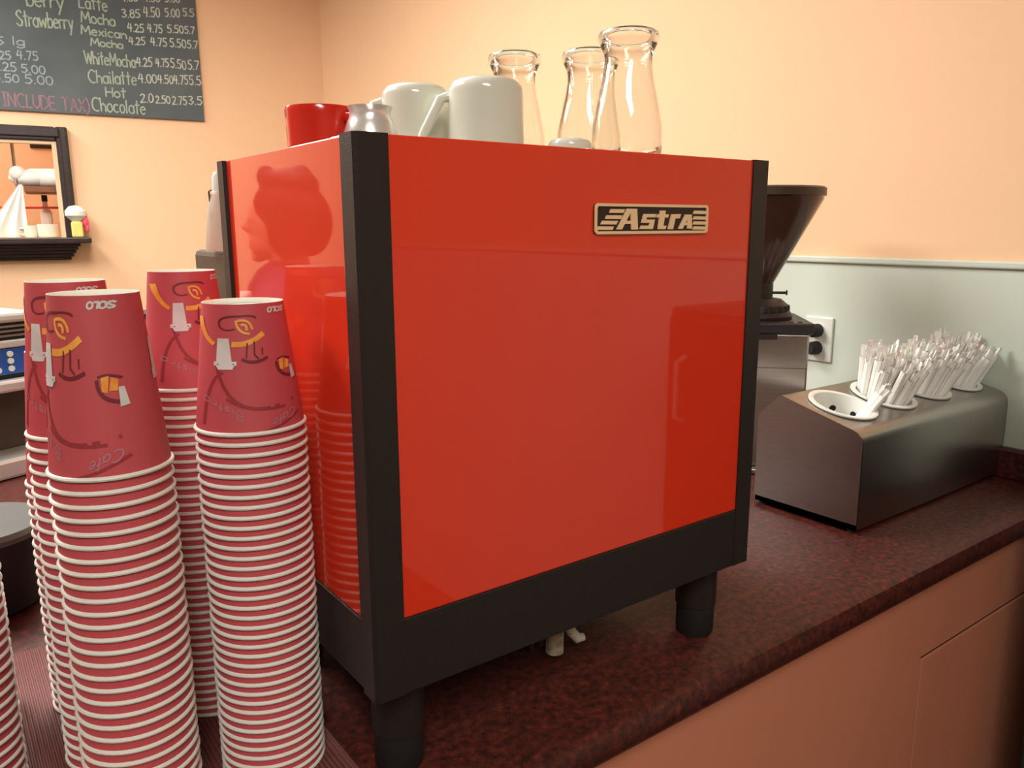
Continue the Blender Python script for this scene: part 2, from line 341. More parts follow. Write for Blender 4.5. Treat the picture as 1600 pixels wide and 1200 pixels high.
# ------------------------------------------------------------------ espresso machine
MW, MD, MH = .45, .30, .4216
em = empty('espresso_machine', (0, 0, 0))
RC = .004   # the side panels sit back behind the corner posts
# corner posts: angle bars
def post(x, y, sx, sy):
    # L-section, outer corner at (x, y); arms point along sx, sy
    L = [(x + sx*.003, y), (x + sx*.026, y), (x + sx*.026, y + sy*.004), (x + sx*.004, y + sy*.004), (x + sx*.004, y + sy*.022), (x, y + sy*.022), (x, y + sy*.003)]
    if sx*sy < 0: L = L[::-1]
    b = MB().prism(L, .0, MH + .0005, 'black')
    return b
PX0, PX1, PZ = .0245, .4271, .0632
b = post(0, 0, 1, 1); b.build('corner_post', em)
b = post(MW, 0, -1, 1); b.build('corner_post', em)
MB().prism([(0, MD - .016), (.004, MD - .016), (.004, MD - .004), (.016, MD - .004), (.016, MD), (0, MD)], 0, MH, 'black').build('corner_post', em)
MB().prism([(MW, MD), (MW - .016, MD), (MW - .016, MD - .004), (MW - .004, MD - .004), (MW - .004, MD - .016), (MW, MD - .016)], 0, MH, 'black').build('corner_post', em)
MB().box((PX0 - .002, .0015, PZ), (PX1 + .002, .0065, MH), 'red', .0012).build('rear_panel', em)
MB().box((RC, .018, PZ - .004), (RC + .004, MD - .006, MH), 'red', .0008).build('side_panel', em)
MB().box((MW - RC - .004, .018, PZ - .004), (MW - RC, MD - .006, MH), 'red', .0008).build('side_panel', em)
bf = MB(); bf.box((.003, .0005, 0), (MW - .003, .012, PZ), 'black', .001).box((.0025, .012, 0), (.012, MD, PZ - .004), 'black', .001)
bf.box((MW - .012, .012, 0), (MW - .0025, MD, PZ - .004), 'black', .001).box((.012, .012, .0), (MW - .012, MD, .006), 'black')
bf.build('base_frame', em)
tp = MB(); tp.box((.0142, .007, MH - .006), (MW - .0142, MD - .005, MH - .003), 'steel'); tp.box((.0045, .0225, MH - .004), (.0095, .046, MH + .0004), 'chrome', .0006)
tp.build('top_tray', em)
fr = MB(); fr.box((.005, MD, .24), (MW - .005, MD + .125, .336), 'darkplastic', .006).box((.006, MD - .002, .012), (MW - .006, MD + .004, .24), 'steel').build('group_housing', em)
dt = MB(); dt.box((.01, MD + .004, .0), (MW - .01, MD + .14, .045), 'steel', .004)
for i in range(16): dt.box((.03 + i*.025, MD + .02, .0452), (.042 + i*.025, MD + .13, .0462), 'black')
dt.build('drip_tray', em)
for i in (.14, .31):
    g = MB(); g.lathe([(.0, .239), (.034, .239), (.034, .205), (.03, .195), (0, .195)], 'chrome', 28, c=(i, MD + .055)); gh = g.build('group_head', em)
    p = MB(); p.lathe([(0, .194), (.031, .194), (.031, .175), (.02, .16), (.006, .15), (0, .15)], 'chrome', 28, c=(i, MD + .055))
    p.tube([(i, MD + .085, .185), (i, MD + .13, .18), (i, MD + .2, .172)], [.006, .011, .013], 'black', 14); p.build('portafilter', em)
sw = MB(); sw.tube([(.05, MD + .101, .30), (.05, MD + .13, .28), (.05, MD + .15, .16)], .005, 'chrome'); sw.build('steam_wand', em)
LX = .0395
for (x, y) in ((LX, .042), (MW - .0345, .042), (LX, MD - .045), (MW - .0345, MD - .045)):
    l = MB(); l.lathe([(0, .0), (.0225, 0), (.0225, -.054), (0, -.054)], 'black', 36); lg = l.build('leg', em, (x, y, 0))
    f = MB(); f.lathe([(0, -.0542), (.0208, -.0542), (.0208, -.085), (.019, CZ + .0005), (0, CZ + .0005)], 'rubber', 36); f.build('rubber_foot', lg)
# stubs of hose under the base
h = MB(); h.tube([(.245, .085, .002), (.246, .083, -.03), (.243, .081, -.070), (.243, .081, -.075)], .0095, 'hose', 14); h.build('drain_hose', em)
h = MB(); h.tube([(.262, .085, .002), (.263, .084, -.04), (.266, .082, -.060)], .0055, 'white', 12)
h.tube([(.266, .082, -.060), (.273, .079, -.069), (.280, .077, -.069)], [.0055, .0055, .004], 'white', 12); h.build('white_tube', em)
h = MB(); h.box((.205, .075, -.062), (.212, .088, .0), 'black', .002).tube([(.222, .08, 0), (.222, .08, -.06)], .004, 'black'); h.build('drain_bracket', em)

# badge
bd = empty('badge'); bd.parent = em; bd.location = (0, .0015, 0)
bx0, bx1, bz0, bz1 = .2160, .3585, .3525, .3780
def rr(x0, x1, z0, z1, r, n=5):
    p = []
    for cx, cz, a in ((x1 - r, z1 - r, 0), (x0 + r, z1 - r, 90), (x0 + r, z0 + r, 180), (x1 - r, z0 + r, 270)):
        for i in range(n + 1): t = math.radians(a + 90*i/n); p.append((cx + r*math.cos(t), cz + r*math.sin(t)))
    return p
MB().prism(rr(bx0, bx1, bz0, bz1, .003), -.0012, .0, 'badgeblack', 'XZ').build('badge_plate', bd)
fo = rr(bx0, bx1, bz0, bz1, .0035); fi = rr(bx0 + .0024, bx1 - .0024, bz0 + .0024, bz1 - .0024, .002)
n = len(fo); vs = [(p[0], y, p[1]) for y in (-.0026, 0) for p in fo] + [(p[0], y, p[1]) for y in (-.0026, 0) for p in fi]
fs = []
for i in range(n):
    j = (i + 1) % n; fs += [(i, j, n + j, n + i), (2*n + i, 3*n + i, 3*n + j, 2*n + j), (i, 2*n + i, 2*n + j, j), (n + i, n + j, 3*n + j, 3*n + i)]
MB().faces(vs, fs, 'gold').build('badge_border', bd)
# lettering traced as quads in badge units: u 0..1 across, v 0..1 up
LQ = []
def q(*p): LQ.append(p)
def U(x): return (x - 285)/(1282 - 285)
def V(y, x): return 1 - (y - (150 + (x - 285)*.006))/((455 + (x - 285)*-.020) - (150 + (x - 285)*.006))
def qp(*pts): q(*[(U(x), V(y, x)) for x, y in pts])
for (a, b_, c, d, yt, yb) in ((412, 528, 400, 514, 206, 242), (380, 508, 368, 494, 266, 302), (345, 472, 332, 458, 320, 356), (310, 438, 306, 428, 376, 410)):
    qp((a, yt), (b_, yt), (d, yb), (c, yb))
for yt in (212, 268, 318, 368): qp((1150, yt), (1272, yt + 2), (1272, yt + 34), (1138, yt + 32))
qp((545, 200), (590, 200), (505, 405), (462, 405)); qp((572, 200), (628, 200), (640, 405), (585, 405)); qp((540, 318), (600, 318), (598, 350), (522, 350))
qp((690, 250), (795, 250), (788, 284), (676, 284)); qp((690, 250), (720, 250), (704, 335), (668, 335)); qp((672, 305), (778, 305), (772, 338), (668, 338)); qp((748, 305), (785, 305), (768, 400), (730, 400)); qp((668, 366), (775, 366), (762, 400), (655, 400))
qp((830, 215), (880, 215), (858, 400), (815, 392)); qp((808, 252), (910, 252), (902, 284), (800, 284)); qp((818, 366), (890, 366), (880, 400), (815, 400))
qp((935, 250), (978, 250), (950, 400), (905, 400)); qp((960, 250), (1020, 248), (1010, 290), (955, 292))
qp((1062, 252), (1100, 252), (1040, 395), (1002, 395)); qp((1082, 252), (1122, 252), (1128, 392), (1085, 392)); qp((1055, 335), (1105, 335), (1105, 360), (1042, 360))
lt = MB()
for qi, pts in enumerate(LQ):
    lt.prism([(bx0 + u*(bx1 - bx0), bz0 + v*(bz1 - bz0)) for u, v in pts][::-1], -.0022 - qi*.000012, -.00118, 'gold', 'XZ')
lt.build('badge_lettering', bd)
tag(em, 'red and black espresso machine with gold rear badge on the counter', 'espresso machine')

# ------------------------------------------------------------------ paper cups
SHORT = dict(h=.0955, R=.0425, r=.0297); SMALL = dict(h=.1000, R=.0400, r=.0275); TALL = dict(h=.1185, R=.0402, r=.0278)
def cup_radius(S, z): return S['r'] + (S['R'] - .0018 - S['r'])*(1 - z/S['h'])     # upside down: rim at z=0, base at z=h
def decal(mb, S, quads, mt, lift=.00035):
    """quads of (theta deg, t) with t 0 at the base (top) and 1 at the rim; laid on the cone"""
    for qd in quads:
        # subdivide across theta so that the patch follows the cone
        n = max(1, int(max(abs(qd[0][0] - qd[1][0]), abs(qd[3][0] - qd[2][0]))/6) + 1)
        vs = []
        for i in range(n + 1):
            f = i/n
            for e0, e1 in ((0, 1), (3, 2)):
                th = qd[e0][0]*(1 - f) + qd[e1][0]*f; tt = qd[e0][1]*(1 - f) + qd[e1][1]*f
                z = S['h']*(1 - tt); r = cup_radius(S, z) + lift; a = math.radians(th - 90)
                vs.append((r*math.cos(a), r*math.sin(a), z))
        mb.faces(vs, [(2*i, 2*i + 1, 2*i + 3, 2*i + 2) for i in range(n)], mt)
# artwork measured on the right-hand stack: pixel -> (theta, t)
def art(x, y):
    t = (y - 457)/(655 - 457); cx = 374 + 16*t; hw = 62 + 25*t
    return (math.degrees(math.asin(max(-.995, min(.995, (x - cx)/hw)))), t)
def art_line(pts, wd, k=1):
    out = []
    for qd in ribbon(pts, wd): out.append(tuple(art(p.x, p.y) for p in qd))
    return out
def bez(p0, p1, p2, n=9): return [((1-t)**2*p0[0] + 2*t*(1-t)*p1[0] + t*t*p2[0], (1-t)**2*p0[1] + 2*t*(1-t)*p1[1] + t*t*p2[1]) for t in [i/n for i in range(n + 1)]]
def art_text(text, x0, y0, x1, y1, h, wd, flip=True):
    ls, wt = strokes(text); out = []
    dx = (x1 - x0)/wt; ang = (y1 - y0)/(x1 - x0)
    for pl in ls:
        P = []
        for a, b in pl:
            # printed for an upright cup, so it reads upside down here
            X = (x1 - a*dx) if flip else (x0 + a*dx); Y = y0 + (X - x0)*ang + (b*h if flip else -b*h)
            P.append((X, Y))
        out += art_line(P, wd)
    return out
def print_art(mb, S):
    D = lambda qs, m, l=.0004: decal(mb, S, qs, m, l)
    D(art_line(bez((336, 545), (350, 640), (452, 610)), 5) + art_line(bez((352, 600), (380, 622), (440, 618)), 4), 'cupswoosh', .0003)
    D(art_line(bez((318, 640), (322, 570), (345, 560)), 4) + art_line(bez((376, 655), (430, 655), (462, 632)), 4), 'cupswoosh', .0003)
    D(art_line(bez((342, 492), (332, 474), (366, 475)), 3) + art_line(bez((366, 475), (388, 473), (393, 478)), 2.5) + art_line(bez((342, 492), (350, 498), (362, 494)), 2), 'cupdark')
    D(art_line([(381, 516), (380, 538)], 2.5) + art_line([(391, 514), (392, 534), (398, 540)], 2.5) + art_line([(403, 524), (404, 534)], 2) + art_line(bez((374, 540), (392, 550), (411, 539)), 4.5), 'cupdark')
    for P, wds in ((bez((314, 478), (317, 506), (332, 516)), 6), (bez((360, 517), (384, 520), (403, 503)), 8)): D(art_line(P, wds), 'cuporange')
    for P in (bez((364, 482), (366, 500), (384, 502), 6), bez((366, 482), (384, 478), (388, 495), 6), bez((372, 488), (380, 486), (380, 496), 5)): D(art_line(P, 3.5), 'cuporange', .0005)
    D(art_line(bez((425, 548), (428, 568), (447, 572)), 4), 'cupdark'); D(art_line(bez((426, 544), (436, 540), (446, 546)), 2.5), 'cupdark')
    D([tuple(art(*p) for p in ((429, 545), (436, 543), (437, 562), (431, 560))), tuple(art(*p) for p in ((438, 545), (444, 548), (445, 560), (438, 560)))], 'cuporange')
    D([tuple(art(*p) for p in ((338, 508), (354, 508), (359, 545), (336, 545)))], 'cupicon')
    D([tuple(art(*p) for p in ((333, 543), (366, 543), (366, 549), (333, 549)))], 'cupicon', .0006); D([tuple(art(*p) for p in ((336, 549), (363, 549), (360, 555), (339, 555)))], 'cupicon', .0006)
    D(art_line([(338, 547), (362, 547)], 1.5), 'cupdark', .0008)
    D([tuple(art(*p) for p in ((445, 556), (449, 556), (455, 576), (449, 578)))], 'cupicon', .0006)
    D(art_text('SOLO', 410, 464, 433, 464, 7, 2.2), 'cupicon')
    D(art_text('Bistro', 318, 595, 376, 622, 12, 1.6), 'cuptext'); D(art_text('Cafe', 422, 636, 456, 622, 13, 1.6), 'cuptext')
    # a second run of the pattern round the back
    for off in (150,):
        def sh(qs): return [tuple((a + off, b) for a, b in qd) for qd in qs]
        D(sh(art_line(bez((360, 517), (384, 520), (403, 503)), 8)), 'cuporange'); D(sh([tuple(art(*p) for p in ((338, 508), (354, 508), (359, 545), (336, 545)))]), 'cupicon')
        D(sh([tuple(art(*p) for p in ((333, 543), (366, 543), (366, 555), (333, 555)))]), 'cupicon', .0006)
def make_cup(S, art_on):
    t = empty('paper_cup'); h = S['h']; n = 44
    b = MB(); N = 6
    b.lathe([(cup_radius(S, h*i/N), h*i/N) for i in range(N + 1)] , 'cup', n)
    th = .0005
    b.lathe([(cup_radius(S, h) , h), (cup_radius(S, h) - th, h)] , 'cupwhite', n)
    b.lathe([(cup_radius(S, h*i/N) - th, h*i/N) for i in range(N, -1, -1)], 'cupwhite', n)
    if art_on: print_art(b, S)
    b.build('sleeve', t)
    rm = MB(); rr_ = .0017; R = S['R'] - rr_
    rm.lathe([(R + rr_*math.cos(2*PI*i/8), rr_*math.sin(2*PI*i/8)) for i in range(9)], 'cupwhite', n); rm.build('rim', t)
    bs = MB(); r = cup_radius(S, h - .004) - th
    bs.lathe([(0, h - .0045), (r - .0002, h - .0045)], 'cupwhite', n); bs.build('base', t)
    return t
proto = {}
def stack(x, y, S, ztop, zbot, pitch, artrot, where, group):
    k = int(round((ztop - zbot)/pitch)); step = (ztop - zbot)/k
    fc = face_cam(x, y); rnd = random.Random(int(1000*(x + 2*y)))
    for i in range(k + 1):
        key = (S['h'], i == 0)
        if key not in proto: proto[key] = make_cup(S, i == 0); c = proto[key]
        else: c = copy_tree(proto[key])
        jx, jy = (rnd.uniform(-.0003, .0003) for _ in range(2))
        c.location = (x + jx, y + jy, ztop - i*step); c.rotation_euler.z = fc + math.radians(artrot)
        od = lambda v: '%d%s' % (v, 'th' if 10 <= v % 100 <= 20 else {1: 'st', 2: 'nd', 3: 'rd'}.get(v % 10, 'th'))
        if i == 0: lab = 'printed maroon paper cup, topmost of the ' + where
        elif i == k: lab = 'maroon paper cup, lowest of the ' + where
        else: lab = 'maroon paper cup, %s down in the %s' % (od(i + 1), where)
        tag(c, lab, 'cup', group)
MATZ = -.086; ZB = MATZ + .0018
stack(-.0455, .1090, SHORT, .2090, ZB, .0081, 0, 'stack touching the red machine side', 'cups stacked against the machine')
stack(-.0575, .2330, SMALL, .2230, ZB, .0079, 19, 'short stack behind the machine-side stack', 'cups stacked behind the machine-side stack')
stack(-.1500, .0900, TALL, .1990, ZB, .0094, -43, 'big front stack of tall cups', 'tall cups in the front stack')
stack(-.1510, .2075, TALL, .2010, ZB, .0094, -20, 'tall stack right behind the front stack', 'tall cups behind the front stack')
stack(-.1490, .3030, TALL, .1350, ZB, .0094, 60, 'mostly hidden rearmost stack at left', 'tall cups in the rearmost stack')
stack(-.2540, .3300, TALL, .1750, ZB, .0094, 30, 'rear stack cut by the left frame edge', 'tall cups at the frame edge, rear')
stack(-.2580, .2000, TALL, .1500, ZB, .0094, 90, 'front stack cut by the left frame edge', 'tall cups at the frame edge, front')

# ribbed mat
MX0, MX1, MY0, MY1 = -.62, .006, -.02, .44
mt_ = MB().box((MX0, MY0, CZ + .0003), (MX1, MY1, MATZ - .0012), 'mat')
k = int((MX1 - MX0)/.004)
for i in range(k):
    x = MX0 + .002 + i*.004; mt_.prism([(x - .0014, MATZ - .0014), (x + .0014, MATZ - .0014), (x + .0008, MATZ), (x - .0008, MATZ)], MY0, MY1, 'mat', 'XZ')
tag(mt_.build('ribbed_mat'), 'maroon ribbed rubber mat under the paper cup stacks', 'mat')

# ------------------------------------------------------------------ things on top of the machine
TZ = MH - .003 + .0003
def mug(name, x, y, R, h, mt, hang, up=False, handle=True, label='', group=None):
    t = empty(name, (x, y, TZ), hang)
    # profile drawn upside down: mouth at z=0, rounded foot at top
    c = R*.32
    pr = [(R - .004, 0), (R - .001, -.0), (R, .003)] + [(R*(1 - .04*i/5), .003 + (h - c - .003)*i/5) for i in range(1, 6)]
    R2 = R*.96
    pr += [(R2 - c + c*math.cos(math.radians(a)), h - c + c*math.sin(math.radians(a))) for a in range(12, 91, 13)]
    pr += [(R2*.55, h - .0002), (R2*.5, h - .003), (0, h - .003)]
    inn = [(0, h - .008), (R2*.6, h - .008), (R - .005, h*.55), (R - .004, 0)]
    b = MB()
    prof = pr + inn
    if up: prof = [(r, h - z) for r, z in prof]
    b.lathe(prof, mt, 48); b.build('mug_body', t)
    if handle:
        P = [(-R*.94, 0, h*.80), (-R*.94 - .008, 0, h*.77), (-R - .013, 0, h*.60), (-R - .023, 0, h*.36), (-R - .026, 0, h*.22), (-R - .020, 0, h*.12), (-R*.96, 0, h*.10)]
        b = MB().tube(P, .0050, mt, 12); b.build('handle', t)
    tag(t, label, 'mug', group); return t
mug('coffee_mug', .226, .172, .0385, .0815, 'ceramic', math.radians(-28), label='larger white mug upside down, in front of the glass carafes', group='upturned mugs on the machine')
mug('coffee_mug', .193, .252, .0365, .0835, 'ceramic', math.radians(-28), label='white mug upside down beside the chrome pitcher', group='upturned mugs on the machine')
mug('espresso_cup', .079, .232, .0330, .0500, 'redceramic', math.radians(110), up=True, label='small red cup at the left end of the machine top')
mug('espresso_cup', .268, .093, .0215, .0215, 'ceramic', math.radians(160), handle=False, label='low white dish barely showing below the middle glass carafe')
# chrome pitcher
p = at_depth(579, 190, .70)
t = empty('milk_pitcher', (.1065, .1850, TZ), math.radians(60))
hp = .0505
MB().lathe([(0, .001), (.024, .001), (.026, .004), (.0265, .02), (.0215, .034), (.0185, .040), (.0190, .044), (.0205, .0480), (.0195, .0480), (.018, .044), (.0175, .04), (.0205, .033), (.0255, .02), (.025, .005), (0, .004)], 'satin', 40).build('pitcher_body', t)
MB().tube([(.019, 0, .046), (.036, 0, .044), (.040, 0, .03), (.036, 0, .014), (.0255, 0, .012)], .0022, 'satin').build('handle', t)
tag(t, 'small shiny chrome pitcher between red cup and white mugs', 'pitcher')
# glass carafes
def carafe(x, y, h, k, label):
    t = empty('glass_carafe', (x, y, TZ))
    o = [(0, .0), (.030, 0), (.0345, .004), (.0355, .02), (.0345, .04), (.0300, .062), (.0260, .080), (.0236, .094), (.0232, .1005), (.0246, .106), (.0275, .1120), (.0288, .1150), (.0298, .1175), (.0300, .1210), (.0290, .1238), (.0270, .1248)]
    i = [(.0245, .1240), (.0230, .1215), (.0226, .118), (.0226, .112), (.0212, .106), (.0206, .1), (.0212, .094), (.0238, .079), (.0278, .061), (.0322, .04), (.0333, .02), (.032, .008), (.028, .0055), (0, .0055)]
    b = MB(); s = h/.1245
    b.lathe([(r*k, z*s) for r, z in o + i], 'glass', 56); b.build('carafe_body', t, smooth=80)
    tag(t, label, 'carafe', 'glass carafes on the machine'); return t
carafe(.347, .098, .1270, 1.0, 'nearest clear glass carafe, rightmost on the machine')
carafe(.374, .186, .1265, 1.0, 'middle clear glass carafe, partly behind the rightmost carafe')
carafe(.320, .250, .1280, .98, 'clear glass carafe standing behind the larger white mug')

# ------------------------------------------------------------------ bottle on the group housing, at the far side of the machine
bo = empty('squeeze_bottle', (.014, MD + .040, .3362)); bo.scale = (.60, .60, .66)
MB().lathe([(0, .0), (.030, 0), (.031, .004), (.026, .05), (.018, .085), (.014, .09), (0, .09)], 'frost', 32).build('bottle_body', bo)
MB().lathe([(0, .09), (.013, .09), (.013, .112), (.009, .119), (0, .119)], 'white', 32).build('cap', bo)
MB().tube([(-.016, 0, .092), (-.02, 0, .09), (-.018, 0, .05)], .0016, 'darkplastic').build('strap', bo)
tag(bo, 'pale translucent bottle with white cap behind the left rear post', 'bottle')

# ------------------------------------------------------------------ bean grinder, turned to face the camera corner
ga = math.radians(-44.7)       # local Y along heading 44.7 degrees
gc = at_depth(1274, 506, 1.40)
hwid = .082
gx = Vector((math.cos(ga), math.sin(ga), 0)); gy = Vector((-math.sin(ga), math.cos(ga), 0))
go = Vector((gc.x, gc.y, CZ)) - gx*hwid + gy*.09
gr = empty('coffee_grinder', (go.x, go.y, CZ), ga)
zt = gc.z - CZ
b = MB().box((-hwid, -.09, zt - .019), (hwid, .09, zt), 'black', .003)
for sx in (-.06, .045, .06): b.tube([(sx, -.07, zt - .001), (sx, -.07, zt + .0015)], .004, 'black', 12)
b.build('top_plate', gr)
b = MB().box((-hwid + .006, -.083, .012), (hwid - .006, .083, zt - .0192), 'steel', .004); b.build('body', gr)
MB().box((-hwid - .012, -.10, .0), (hwid + .012, .09, .012), 'steel', .003).build('foot_plate', gr)
MB().box((-.05, -.0855, zt - .030), (.02, -.0832, zt - .0195), 'black', .001).build('switch_cover', gr)
MB().box((-hwid + .008, -.0845, zt - .082), (hwid - .008, -.0834, zt - .081), 'darkplastic').build('seam', gr)
AX = (-.008, .0)
b = MB(); b.lathe([(0, zt), (.066, zt), (.067, zt + .006), (.064, zt + .012), (.060, zt + .015), (.058, zt + .026), (.046, zt + .036), (.034, zt + .038), (0, zt + .038)], 'black', 44, c=AX)
for i in range(22):
    a = 2*PI*i/22; b.box((-.003, -.003, 0), (.003, .003, .010), 'black', .001, Matrix.Translation((AX[0] + .0585*math.cos(a), AX[1] + .0585*math.sin(a), zt + .015)))
b.build('adjusting_collar', gr)
b = MB().lathe([(0, zt + .038), (.030, zt + .038), (.030, zt + .066), (0, zt + .066)], 'black', 36, c=AX); b.build('hopper_neck', gr)
b = MB().box((AX[0] + .028, -.006, zt + .045), (AX[0] + .056, .006, zt + .0495), 'black', .002).tube([(AX[0] + .054, 0, zt + .0473), (AX[0] + .056, 0, zt + .0473)], .005, 'black'); b.build('shutter_lever', gr)
hb = at_depth(1288, 297, 1.47); z0 = zt + .066; z1 = hb.z - CZ - .006
HR = .112
b = MB().lathe([(.030, z0), (HR - .004, z1 - .012), (HR - .004, z1), (HR - .007, z1), (HR - .007, z1 - .012), (.027, z0 + .002)], 'hopperglass', 48, c=AX); b.build('hopper', gr)
zb = z0 + (z1 - z0)*.80; rb = .027 + (HR - .034)*.79
b = MB().lathe([(0, z0 + .003), (.025, z0 + .003), (rb - .003, zb - .01), (rb*.55, zb + .006), (0, zb + .012)], 'beans', 44, c=AX); b.build('beans', gr)['kind'] = 'stuff'
b = MB().lathe([(0, z1 + .012), (HR*.6, z1 + .0115), (HR - .004, z1 + .010), (HR, z1 + .007), (HR, z1 - .006), (HR - .0035, z1 - .006), (HR - .0035, z1 + .0005), (0, z1 + .001)], 'darkplastic', 48, c=AX); b.build('hopper_lid', gr)
tag(gr, 'coffee grinder with smoky cone hopper behind the red machine', 'coffee grinder')

# ------------------------------------------------------------------ wall outlet with plugs
oy, oz0, oz1 = .473, .0700, .1670
ol = empty('wall_outlet', (XW - .004, oy, oz0))
oh = oz1 - oz0
MB().box((-.006, -.033, 0), (0, .033, oh), 'white', .003).build('cover_plate', ol)
for z in (oh*.31, oh*.68):
    MB().tube([(-.0055, 0, z), (-.0085, 0, z)], .0165, 'white', 24).build('socket', ol)
tag(ol, 'white double outlet on the pale wainscot behind the grinder', 'wall outlet')
for z, lb in ((oh*.31, 'black plug in the lower socket of the wall outlet'), (oh*.70, 'black plug in the upper socket of the wall outlet')):
    pg = empty('power_plug', (XW - .0125, oy, oz0 + z))
    MB().tube([(-.0005, 0, 0), (-.020, 0, 0), (-.028, 0, 0)], [.0145, .014, .010], 'rubber', 20).build('plug_body', pg)
    MB().tube([(-.020, .010, 0), (-.021, .03, -.003), (-.022, .08, -.02), (-.02, .12, -.09)], .0032, 'rubber').build('cable', pg)
    tag(pg, lb, 'plug', 'plugs in the wall outlet')

# ------------------------------------------------------------------ steel cutlery holder with straws
hx0, hx1 = .821, 1.296
pf = [(.086, -.083), (.086, .048), (.0885, .0565), (.095, .0635), (.104, .0672), (.2246, .0979), (.2300, .0965), (.266, .060), (.266, -.083)]
import math as _m
hd = empty('cutlery_holder', (hx0, .086, CZ))
HT = Matrix.Translation((-hx0, -.086, -CZ))
slope = math.atan2(.0979 - .0672, .2246 - .104)
tc = (.1640, .0825)        # middle of the sloping top (y, z)
TT = HT @ Matrix.Translation((0, tc[0], tc[1])) @ Matrix.Rotation(slope, 4, 'X')
US = [hx0 + .071, hx0 + .190, hx0 + .306, hx0 + .420]; HOLE = .0475
b = MB()
b.box((hx0, .086, -.083), (hx0 + .0015, .264, -.075), 'steel', T=HT)
# end plates, front, back
b.prism(pf, hx0, hx0 + .002, 'steel', 'YZ', HT); b.prism(pf, hx1 - .002, hx1, 'steel', 'YZ', HT)
def strip(pts):
    vs = []; fs = []
    for y, z in pts: vs += [(hx0, y, z), (hx1, y, z)]
    for i in range(len(pts) - 1): fs.append((2*i, 2*i + 1, 2*i + 3, 2*i + 2))
    b.faces(vs, fs, 'steel', HT)
strip(pf[:5]); strip(pf[5:])
# the sloping top with four round holes, made as ring patches
half = (.2246 - .104)/2/math.cos(slope)
edges = [hx0] + [(US[i] + US[i + 1])/2 for i in range(3)] + [hx1]
for i, u in enumerate(US):
    x0, x1 = edges[i], edges[i + 1]; n = 48; inn = []; out = []
    for k in range(n):
        a = 2*PI*k/n; c, s = math.cos(a), math.sin(a); inn.append((u + HOLE*c, HOLE*s, 0))
        tx = ((x1 - u) if c > 0 else (u - x0))/max(abs(c), 1e-6); ty = half/max(abs(s), 1e-6); tt = min(tx, ty); out.append((u + c*tt, s*tt, 0))
    for cx in (x0, x1):
        for cy in (-half, half):
            k = min(range(n), key=lambda j: (out[j][0] - cx)**2 + (out[j][1] - cy)**2); out[k] = (cx, cy, 0)
    b.faces(inn + out, [(k, (k + 1) % n, n + (k + 1) % n, n + k) for k in range(n)], 'steel', TT)
b.build('housing', hd)
for x, y in ((hx0 + .012, .098), (hx0 + .012, .254), (hx1 - .012, .098), (hx1 - .012, .254)):
    MB().lathe([(0, CZ), (.008, CZ), (.008, -.0832), (0, -.0832)], 'rubber', 16, T=HT, c=(x, y)).build('foot', hd)
tag(hd, 'brushed steel four-hole straw holder by the right wall', 'holder')
WTOP = Matrix.Translation((0, tc[0], tc[1])) @ Matrix.Rotation(slope, 4, 'X')
nm = ['nearly empty white perforated cylinder nearest the machine', 'white cylinder with the brightest straw bunch', 'white cylinder third from the machine end', 'white cylinder nearest the right wall']
sg = random.Random(3)
straws = []
for i, u in enumerate(US):
    cy = empty('cutlery_cylinder'); cy.matrix_world = Matrix.Translation((u, 0, 0)) @ WTOP
    R = HOLE - .0012; b = MB(); Lc = .128
    b.lathe([(R + .006, .0015), (R + .0062, .0035), (R + .002, .0042), (R - .002, .003), (R - .003, -.004), (R - .006, -Lc), (0, -Lc), (0, -Lc - .0015), (R - .0045, -Lc - .0015), (R - .0012, -.004), (R - .0006, .0006), (R + .006, .0006)], 'white', 48)
    for row in range(3):
        for k in range(8):
            a = 2*PI*(k + .5*(row % 2))/8; zz = -.022 - row*.035; rr0 = R - .0033 - .003*(-zz)/Lc
            T = Matrix.Rotation(a, 4, 'Z') @ Matrix.Translation((rr0, 0, zz)) @ Matrix.Rotation(PI/2, 4, 'Y')
            b.lathe([(0, -.0006), (.0052, -.0006)], 'hole', 16, T=T)
    b.build('cylinder_body', cy); tag(cy, nm[i] + ' in the steel holder', 'cylinder', 'white cylinders in the steel holder')
    cnt = [12, 74, 66, 66][i]
    base = WTOP @ Vector((0, 0, -Lc)); up = (WTOP.to_3x3() @ Vector((0, 0, 1))).normalized()
    for j in range(cnt):
        # straws stand on the floor of the cylinder and fan out at the mouth
        a = sg.uniform(0, 2*PI); r0 = (R - .013)*math.sqrt(sg.random()); r1 = (R - .007)*math.sqrt(sg.random())
        if i == 0:
            p0 = Vector((sg.uniform(-.030, -.012), sg.uniform(-.010, .006), -Lc + .004)); p1 = Vector((.026 + sg.uniform(-.004, .006), -.028 + sg.uniform(-.005, .005), 0)); Ls = .185
        else:
            p0 = Vector((.6*r0*math.cos(a), .6*r0*math.sin(a), -Lc + .004)); p1 = Vector((r1*math.cos(a + .5) + .006, r1*math.sin(a + .5), .0)); Ls = sg.uniform(.192, .212)
        q0 = Matrix.Translation((u, 0, 0)) @ WTOP @ p0; q1 = Matrix.Translation((u, 0, 0)) @ WTOP @ p1
        straws.append((i, q0, (q1 - q0).normalized(), Ls))
sproto = {}
